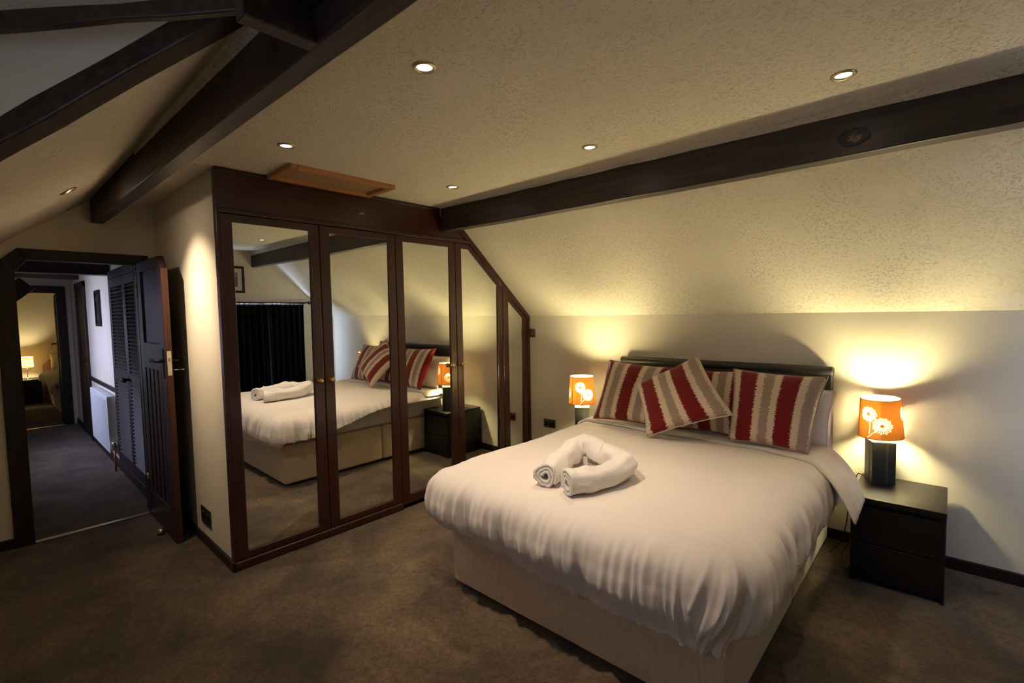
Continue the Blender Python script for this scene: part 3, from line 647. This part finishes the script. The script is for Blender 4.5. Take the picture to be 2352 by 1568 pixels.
def shade_mesh(holes, inset, z0=0.0, z1=SHH):
    mb = MB()
    for i in range(NU):
        a = 2*PI*i/NU
        for j in range(NV+1):
            t = j/NV; r = SHB+(SHT-SHB)*t-inset; mb.v.append((r*math.cos(a), r*math.sin(a), z0+(z1-z0)*t))
    for i in range(NU):
        for j in range(NV):
            if (i, j) in holes: continue
            i2 = (i+1) % NU; mb.f.append((i*(NV+1)+j, i2*(NV+1)+j, i2*(NV+1)+j+1, i*(NV+1)+j+1))
    return mb
LAMP = {}
def bedside_lamp(loc, rz, label, shade_rot, tilt, base_rot):
    t = thing('bedside_lamp', label, 'lamp', loc, 0, 'bedside lamps with dandelion shades')
    s = 0.060; hb_ = 0.250
    body = obj('lamp_base', MB().box(-s, s, -s, s, 0.0, hb_), 'black_leather', t, 0.004); body.rotation_euler.z = base_rot
    for k in range(4):
        q = obj('stitched_seam', MB().box(0.010, 0.0125, -s-0.0012, -s+0.001, 0.004, hb_-0.004).box(0.017, 0.0195, -s-0.0012, -s+0.001, 0.004, hb_-0.004), 'stitch', body); q.rotation_euler.z = k*PI/2
    obj('top_plate', MB().box(-s-0.001, s+0.001, -s-0.001, s+0.001, hb_-0.001, hb_+0.005), 'silver_plate', body, 0.001)
    obj('lamp_stem', MB().tube([(0, 0, hb_), (0, 0, hb_+0.098)], 0.012, 12), 'white_paint', t, 0, True)
    obj('light_bulb', MB().lathe([(0.012, 0.0), (0.016, 0.012), (0.022, 0.030), (0.024, 0.060), (0.024, 0.095), (0.020, 0.118), (0.010, 0.130), (0.001, 0.132)], 12, (0, 0, hb_+0.096)), 'bulb', t, 0, True)
    sh_loc = (0, 0, hb_+0.030)
    if 'outer' not in LAMP:
        o1 = obj('lamp_shade', shade_mesh(CUT, 0.0), 'shade_fabric', t, 0, True); o2 = obj('shade_lining', shade_mesh(DOTS, 0.0012), 'shade_lining', o1, 0, True); LAMP['outer'] = o1; LAMP['lin'] = o2
    else:
        o1 = LAMP['outer'].copy(); COL.objects.link(o1); o1.parent = t; o2 = LAMP['lin'].copy(); COL.objects.link(o2); o2.parent = o1
    o1.location = sh_loc; o1.rotation_euler = (tilt[0], tilt[1], shade_rot)
    for zz, r in ((0.001, SHB), (SHH-0.001, SHT)):
        obj('rim', MB().tube([(r*math.cos(a*PI/24), r*math.sin(a*PI/24), zz) for a in range(49)], 0.0016, 6), 'shade_seam', o1, 0, True)
    a0 = -0.73
    obj('shade_seam', MB().grid(lambda u, v: ((SHB+(SHT-SHB)*v+0.0008)*math.cos(a0+u*0.07), (SHB+(SHT-SHB)*v+0.0008)*math.sin(a0+u*0.07), SHH*v), 4, 10), 'shade_seam', o1, 0, True)
    for k in range(3):
        a = k*2*PI/3; obj('shade_carrier', MB().tube([(0.013*math.cos(a), 0.013*math.sin(a), 0.05), (SHB*0.97*math.cos(a), SHB*0.97*math.sin(a), 0.035)], 0.0015, 6), 'white_paint', o1)
    return t
NZ = 0.4865
lampR = bedside_lamp((2.893, -0.150, NZ), 0, 'lit lamp with brown dandelion shade near drooping duvet corner', -2.06, (0.0, 0.055), 0.42)
lampL = bedside_lamp((0.872, -0.345, NZ), 0, 'lit lamp with brown dandelion shade on wardrobe side of bed', -1.11, (0.0, 0.0), 0.62)

def cord(pts, label, r=0.003, n=40):
    P3 = [Vector(p) for p in pts]
    def cr(t):
        k = min(int(t*(len(P3)-1)), len(P3)-2); f = t*(len(P3)-1)-k
        p0, p1, p2, p3 = P3[max(k-1, 0)], P3[k], P3[k+1], P3[min(k+2, len(P3)-1)]
        return 0.5*((2*p1)+(p2-p0)*f+(2*p0-5*p1+4*p2-p3)*f*f+(3*p1-p0-3*p2+p3)*f**3)
    o = obj('power_cord', MB().tube([cr(i/n) for i in range(n+1)], r, 6), 'black_plastic', None, 0, True); return tag(o, label, 'cord', 'lamp cords')
cord([(2.818, -0.115, 0.492), (2.80, -0.10, 0.495), (2.775, -0.08, 0.485), (2.762, -0.06, 0.40), (2.755, -0.05, 0.2), (2.74, -0.06, 0.03), (2.72, -0.2, 0.006), (2.74, -0.34, 0.006), (2.77, -0.42, 0.006), (2.785, -0.3, 0.006)], 'black cord hanging from lamp behind nightstand onto carpet')
cord([(2.71, -0.034, 0.41), (2.715, -0.05, 0.36), (2.725, -0.04, 0.2), (2.70, -0.05, 0.04), (2.68, -0.12, 0.006), (2.66, -0.25, 0.006)], 'black cord hanging from the plug half hidden by duvet')
c = cord([(0.82, -0.28, 0.493), (0.76, -0.2, 0.496), (0.70, -0.16, 0.48), (0.655, -0.12, 0.40), (0.625, -0.09, 0.28), (0.64, -0.07, 0.16), (0.69, -0.06, 0.09), (0.70, -0.05, 0.04)], 'black cord with inline switch beside nightstand near wardrobe')
obj('inline_switch', MB().box(0.618, 0.644, -0.095, -0.075, 0.20, 0.25), 'black_plastic', c, 0.005)

# ------------------------------------------------------------------ curtained window end
def curtain(y0, y1, label, ph):
    t = thing('curtain', label, 'curtain', (0, 0, 0), 0, 'black velvet curtains')
    def P(u, v):
        y = y0+(y1-y0)*u; z = 1.655-1.215*v
        amp = 0.016+0.012*v; x = 4.165 + amp*math.sin(u*2*PI*6.5+ph) + 0.006*noise.noise((u*9, v*2, ph))
        return (x, y+0.012*v*math.sin(u*9+ph), z - 0.008*abs(math.sin(u*2*PI*6.5+ph))*(v > 0.98))
    o = obj('drape', MB().grid(P, 110, 16), 'curtain_velvet', t, 0, True); s = o.modifiers.new('t', 'SOLIDIFY'); s.thickness = 0.004
    o = obj('heading_tape', MB().grid(lambda u, v: (P(u, 0)[0]-0.005, P(u, 0)[1], 1.675-0.05*v), 110, 2), 'curtain_velvet', t, 0, True); s = o.modifiers.new('t', 'SOLIDIFY'); s.thickness = 0.004
    return t
curtain(-1.545, -1.000, 'black velvet curtain hanging below the framed picture', 0.3)
curtain(-0.992, -0.445, 'black velvet curtain under the rod end with finial', 1.1)
rod = thing('curtain_rod', 'turned wooden curtain rod with finials above the window', 'curtain rod', (0, 0, 0))
obj('pole', MB().tube([(4.165, -1.62, 1.705), (4.165, -0.385, 1.705)], 0.013, 14), 'mahogany_y', rod, 0, True)
for s, y in ((1, -0.385), (-1, -1.62)):
    obj('finial', MB().lathe([(0.013, 0), (0.022, 0.006), (0.014, 0.014), (0.026, 0.032), (0.028, 0.045), (0.016, 0.06), (0.009, 0.066), (0.001, 0.072)], 18, (4.165, y, 1.705), (0, s, 0)), 'mahogany_y', rod, 0, True)
    obj('bracket', MB().box(4.15, XR, y-s*0.06-0.012, y-s*0.06+0.012, 1.675, 1.692), 'mahogany_y', rod, 0.004)
for k in range(18):
    y = -1.53 + k*0.0635; obj('curtain_ring', MB().tube([(4.165+0.019*math.cos(a*PI/8), y, 1.698+0.021*math.sin(a*PI/8)) for a in range(17)], 0.003, 6), 'mahogany_y', rod, 0, True)
pf = thing('picture_frame', 'dark framed abstract print on wall above the curtain', 'picture', (0, 0, 0))
py0, py1, pz0, pz1 = -1.60, -1.238, 1.845, 2.215
obj('frame_moulding', MB().ring(rect(py0, py1, pz0, pz1), rect(py0+0.03, py1-0.03, pz0+0.03, pz1-0.03), 0, XR-0.024, XR), 'black_ash', pf, 0.003)
obj('mount_card', MB().box(XR-0.010, XR-0.001, py0+0.03, py1-0.03, pz0+0.03, pz1-0.03), 'mount_card', pf)
obj('art_print', MB().box(XR-0.012, XR-0.009, py0+0.10, py1-0.085, pz0+0.085, pz1-0.085), 'print_paper', pf)

# ------------------------------------------------------------------ hall
YH = -2.875; XE = -6.55
struct('wall_hall_right', MB().box(XE-0.1, XD-0.115, YH, YH+0.1, 0, 2.5), 'plaster', 'plaster wall of the hall with radiator and cupboard')
hl = MB().box(XE-0.1, -4.4, -4.0, -3.9, 0, 2.4).box(-3.1, XD-0.1, -4.0, -3.9, 0, 2.4).box(-4.4, -3.1, -4.0, -3.9, 0, 0.85).box(-4.4, -3.1, -4.0, -3.9, 1.9, 2.4)
struct('wall_hall_left', hl, 'plaster', 'plaster wall of the hall with a window')
window('window_3', 1, -3.9, -4.4, -3.1, 0.85, 1.9, -1)
struct('ceiling', MB().prism([(-4.0, 1.78), (-3.45, 2.26), (-2.8, 2.26), (-2.8, 2.36), (-4.0, 2.36)], 0, XE-0.05, XD-0.12), 'plaster', 'hall ceiling with sloping side')
we = MB().prism([(-4.0, 0), (-3.60, 0), (-3.60, 1.74), (-3.40, 1.975), (-3.40, 2.4), (-4.0, 2.4)], 0, XE-0.1, XE).prism([(-3.40, 1.975), (-3.02, 1.975), (-3.02, 0), (-2.8, 0), (-2.8, 2.4), (-3.40, 2.4)], 0, XE-0.1, XE)
struct('wall_hall_end', we, 'plaster', 'end wall of the hall with the far doorway')
d2 = struct('door_2', None, None, 'dark framed doorway at the hall end with open door')
o_ = [(-3.68, 0), (-3.68, 1.70), (-3.42, 2.06), (-2.93, 2.06), (-2.93, 0)]; i_ = [(-3.585, 0), (-3.585, 1.755), (-3.385, 1.962), (-3.03, 1.962), (-3.03, 0)]
a = MB()
for i in range(4): a.prism([o_[i], o_[i+1], i_[i+1], i_[i]], 0, XE-0.12, XE+0.03)
outward(obj('architrave', a, 'dark_wood', d2, 0.004))
def rotbox(mb_, ang, piv): return [Vector(piv) + Matrix.Rotation(ang, 3, 'Z') @ (Vector(p)-Vector(piv)) for p in mb_.v]
lf = MB().box(-7.42, -6.70, -3.035, -2.995, 0.01, 1.95); piv = (-6.70, -3.0, 0); lf.v = [tuple(p) for p in rotbox(lf, -0.055, piv)]
ld = obj('door_leaf', lf, 'dark_wood', d2, 0.004)
for z0, z1 in ((0.2, 1.05), (1.3, 1.85)):
    b = MB().box(-7.30, -6.82, -3.040, -3.034, z0, z1); b.v = [tuple(p) for p in rotbox(b, -0.055, piv)]; obj('door_panel', b, 'dark_wood', ld, 0.003)
b = MB().tube([(-7.34, -3.03, 1.19), (-7.34, -3.085, 1.19), (-7.30, -3.09, 1.19), (-7.22, -3.09, 1.185)], 0.010, 8); b.v = [tuple(p) for p in rotbox(b, -0.055, piv)]; obj('lever_handle', b, 'black_iron', ld, 0, True)
struct('trim_3', MB().box(XE-0.02, XE+0.02, -3.585, -3.03, 0, 0.008), 'dull_brass', 'metal carpet strip at the far doorway', 0.003)
tag(outward(obj('hall_beam', MB().box(-3.25, -3.10, -3.85, YH, 2.00, 2.27), 'beam_wood', None, 0.006)), 'dark timber beam crossing the hall ceiling', 'beam')
tag(outward(obj('hall_rafter', beam_between((-3.17, -3.47, 1.90), (-3.17, -3.88, 1.52), 0.13, 0.14), 'beam_wood', None, 0.006)), 'dark diagonal timber brace below the hall beam', 'beam')
tag(outward(obj('hall_beam', MB().box(-5.55, -5.42, -3.85, YH, 2.10, 2.27), 'beam_wood', None, 0.006)), 'dark timber beam near far end of the hall', 'beam')
# closed side door
d3 = struct('door_3', None, None, 'dark closed door in the hall wall beyond the radiator')
obj('door_leaf', MB().box(-5.66, -4.98, YH-0.012, YH+0.004, 0.01, 1.98), 'dark_wood', d3, 0.003)
obj('architrave', MB().box(-5.73, -5.66, YH-0.03, YH, 0, 2.05), 'dark_wood', d3, 0.004); obj('architrave', MB().box(-4.98, -4.91, YH-0.03, YH, 0, 2.05), 'dark_wood', d3, 0.004)
obj('architrave', MB().box(-5.73, -4.91, YH-0.03, YH, 1.98, 2.05), 'dark_wood', d3, 0.004)
obj('lever_handle', MB().tube([(-5.05, YH-0.01, 1.03), (-5.05, YH-0.05, 1.03), (-5.16, YH-0.055, 1.03)], 0.010, 8), 'black_iron', d3, 0, True)
struct('trim_4', MB().box(-4.91, -3.12, YH-0.022, YH, 0.80, 0.845), 'dark_wood', 'wooden dado rail above the radiator', 0.006)
struct('baseboard_hall', MB().box(XE, XD-0.12, YH-0.018, YH, 0, 0.085), 'dark_wood', 'dark skirting board of the hall', 0.005)
pn = thing('wall_picture', 'narrow dark upright picture on the hall wall', 'picture', (0, 0, 0))
obj('frame_moulding', MB().ring(rect(-4.08, -3.78, 1.48, 1.885), rect(-4.05, -3.81, 1.51, 1.855), 1, YH-0.022, YH), 'black_ash', pn, 0.002)
obj('art_print', MB().box(-4.05, -3.81, YH-0.012, YH-0.002, 1.51, 1.855), 'dark_print', pn)
# radiator
rd = thing('radiator', 'white panel radiator on the hall wall', 'radiator', (0, 0, 0))
RX = (-4.26, -3.135); YR = -2.965
obj('front_panel', MB().box(RX[0], RX[1], YR, YR+0.014, 0.185, 0.765), 'radiator_paint', rd, 0.006)
for k in range(19):
    x = RX[0]+0.05+k*(RX[1]-RX[0]-0.1)/18; obj('panel_rib', MB().box(x-0.012, x+0.012, YR-0.004, YR+0.002, 0.22, 0.73), 'radiator_paint', rd, 0.003)
obj('back_panel', MB().box(RX[0], RX[1], YR+0.060, YR+0.072, 0.185, 0.765), 'radiator_paint', rd, 0.004)
for x in RX: obj('side_cover', MB().box(x-0.005, x+0.005, YR+0.002, YR+0.07, 0.19, 0.76), 'radiator_paint', rd, 0.002)
obj('top_grille', MB().box(RX[0], RX[1], YR+0.004, YR+0.068, 0.758, 0.768), 'radiator_paint', rd, 0.002)
vl = obj('valve', MB().lathe([(0.014, 0), (0.016, 0.02), (0.022, 0.03), (0.022, 0.07), (0.016, 0.082), (0.001, 0.085)], 16, (-3.10, -2.93, 0.22)), 'chrome', rd, 0, True)
obj('valve_elbow', MB().tube([(-3.14, -2.93, 0.235), (-3.10, -2.93, 0.235)], 0.012, 10), 'chrome', vl, 0, True)
obj('pipe', MB().tube([(-3.10, -2.93, 0.225), (-3.10, -2.93, 0.0)], 0.009, 10), 'copper', rd, 0, True)
# louvre cupboard
lc = thing('louvre_cupboard', 'dark built-in hall cupboard with two louvred doors', 'cupboard', (0, 0, 0))
CX0, CXM, CX1 = -3.02, -2.30, -1.64
obj('cupboard_frame', MB().box(CX0-0.06, CX0, YH-0.025, YH, 0.085, 2.03).box(CX0, CX1+0.0, YH-0.025, YH, 1.955, 2.03).box(CX0, CX1, YH-0.03, YH, 0.085, 0.12), 'dark_wood', lc, 0.004)
slat_mesh = None
for (x0, x1) in ((CX0+0.004, CXM-0.003), (CXM+0.003, CX1)):
    d = obj('louvre_door', MB().box(x0, x0+0.06, YH-0.028, YH-0.002, 0.125, 1.95).box(x1-0.06, x1, YH-0.028, YH-0.002, 0.125, 1.95).box(x0+0.06, x1-0.06, YH-0.028, YH-0.002, 0.125, 0.235).box(x0+0.06, x1-0.06, YH-0.028, YH-0.002, 0.955, 1.06).box(x0+0.06, x1-0.06, YH-0.028, YH-0.002, 1.865, 1.95), 'dark_wood', lc, 0.003)
    obj('backing_board', MB().box(x0+0.03, x1-0.03, YH-0.006, YH-0.002, 0.2, 1.9), 'dark_wood', d)
    w = x1-x0-0.12; xc = (x0+x1)/2
    first = None
    for z0, z1 in ((0.245, 0.945), (1.07, 1.855)):
        k = int((z1-z0)/0.033)
        for i in range(k+1):
            z = z0+(z1-z0)*i/k
            if first is None:
                first = obj('slat', MB().box(-w/2, w/2, -0.004, 0.004, -0.020, 0.020), 'dark_wood', d); s_ = first
            else:
                s_ = first.copy(); COL.objects.link(s_); s_.parent = d
            s_.location = (xc, YH-0.017, z); s_.rotation_euler = (-0.75, 0, 0)
    kx = x1-0.03 if x0 < CXM-0.1 else x0+0.03
    obj('knob', MB().lathe([(0.010, 0), (0.008, 0.02), (0.020, 0.032), (0.022, 0.042), (0.012, 0.052), (0.001, 0.054)], 16, (kx, YH-0.028, 1.005), (0, -1, 0)), 'black_iron', d, 0, True)

# ------------------------------------------------------------------ guest bedroom at the end of the hall
gw = MB().box(-10.1, -9.98, -4.6, -1.2, 0, 2.5).box(-10.0, -9.90, -4.6, -3.40, 0, 2.5)
struct('wall_guest_back', gw, 'plaster', 'cream far wall of the second bedroom')
struct('wall_guest_right', MB().box(-10.1, XE, -1.3, -1.2, 0, 2.5), 'plaster'); struct('wall_guest_left', MB().box(-10.1, XE, -4.6, -4.5, 0, 2.5), 'plaster')
struct('wall_guest_front', MB().box(XE-0.1, XE, -4.6, -4.0, 0, 2.5).box(XE-0.1, XE, -2.8, -1.2, 0, 2.5), 'plaster')
struct('ceiling', MB().box(-10.1, XE, -4.6, -1.2, 2.35, 2.45), 'plaster', 'ceiling of the second bedroom')
gn = thing('nightstand', 'dark low chest with lamp in the second bedroom', 'nightstand', (0, 0, 0))
obj('body', MB().box(-9.90, -9.47, -3.50, -3.085, 0, 0.445), 'black_ash', gn, 0.003); obj('top_panel', MB().box(-9.90, -9.45, -3.51, -3.075, 0.445, 0.47), 'black_ash', gn, 0.003)
for z0, z1 in ((0.02, 0.22), (0.235, 0.435)): obj('drawer', MB().box(-9.472, -9.455, -3.495, -3.09, z0, z1), 'black_ash', gn, 0.003)
gl = thing('table_lamp', 'lit lamp with round shell-disc shade in the second bedroom', 'lamp', (-9.68, -3.265, 0.47))
obj('lamp_base', MB().lathe([(0.05, 0), (0.05, 0.008), (0.012, 0.016), (0.006, 0.03)], 20), 'chrome', gl, 0, True)
obj('lamp_stem', MB().tube([(0, 0, 0.02), (0, 0, 0.27)], 0.006, 10), 'chrome', gl, 0, True)
obj('light_bulb', MB().lathe([(0.01, 0), (0.025, 0.03), (0.025, 0.06), (0.001, 0.08)], 12, (0, 0, 0.27)), 'guest_bulb', gl, 0, True)
shd = obj('lamp_shade', MB().lathe([(0.088, 0.222), (0.088, 0.418)], 28), 'capiz', gl, 0, True); shd.data.polygons.foreach_set('use_smooth', [True]*len(shd.data.polygons))
import bmesh
bm = bmesh.new(); bm.from_mesh(shd.data); bmesh.ops.delete(bm, geom=[f for f in bm.faces if len(f.verts) > 4], context='FACES_ONLY'); bm.to_mesh(shd.data); bm.free()
dm = None
for r in range(5):
    for k in range(16):
        a = (k+0.5*(r % 2))*2*PI/16; p = (0.092*math.cos(a), 0.092*math.sin(a), 0.242+r*0.039)
        if dm is None:
            dm = obj('shell_disc', MB().lathe([(0.001, 0.002), (0.016, 0.0015), (0.0185, 0)], 12), 'capiz', shd); q = dm
        else:
            q = dm.copy(); COL.objects.link(q); q.parent = shd
        q.location = p; q.rotation_euler = (0, PI/2, a)
gb = thing('guest_bed', 'white single bed with wicker headboard in the second bedroom', 'bed', (0, 0, 0))
obj('bed_base', MB().box(-9.85, -7.95, -2.985, -1.95, 0.0, 0.40), 'white_cotton', gb, 0.02, True, 3)
obj('mattress', MB().box(-9.85, -7.97, -2.97, -1.97, 0.40, 0.545), 'white_cotton', gb, 0.04, True, 3)
hbp = [(-3.04+0.0, 0.0)] + [(-2.48-0.56*math.cos(PI*k/16), 0.66+0.24*math.sin(PI*k/16)) for k in range(17)] + [(-1.92, 0.0)]
obj('headboard', MB().prism(hbp, 0, -9.93, -9.88), 'wicker', gb, 0.01)
def gd(u, v):
    x = -9.40+1.50*u; s = -0.26+v*1.3; y0 = -2.955
    yy = y0+max(0, s) if s > 0 else y0-0.13*math.sin(min(1, -s/0.20)*PI/2)
    zz = 0.625 if s > 0 else 0.625-0.13*(1-math.cos(min(1, -s/0.20)*PI/2))-max(0, -s-0.20)
    zz -= 0.10*sm(0.5, 1.0, u)*(s < 0)
    yy -= 0.05*sm(0.35, 0.0, u)*(s < 0.1)
    return (x, yy+0.012*noise.noise((u*9, s*2, 1)), zz+0.02*noise.noise((u*5, s*5, 3)))
gdv = obj('duvet', MB().grid(gd, 40, 50), 'white_cotton', None, 0, True); outward(gdv); tag(gdv, 'white duvet spilling over side of the second-bedroom bed', 'duvet')
so = gdv.modifiers.new('t', 'SOLIDIFY'); so.thickness = 0.03; so.offset = -1
cushion('pillow', [(-9.80, -2.95, 0.93), (-9.80, -2.35, 0.93), (-9.55, -2.35, 0.62), (-9.55, -2.95, 0.62)], 0.16, 'white_cotton', 'white pillow on the second-bedroom bed', 'pillow', None, 0.05)
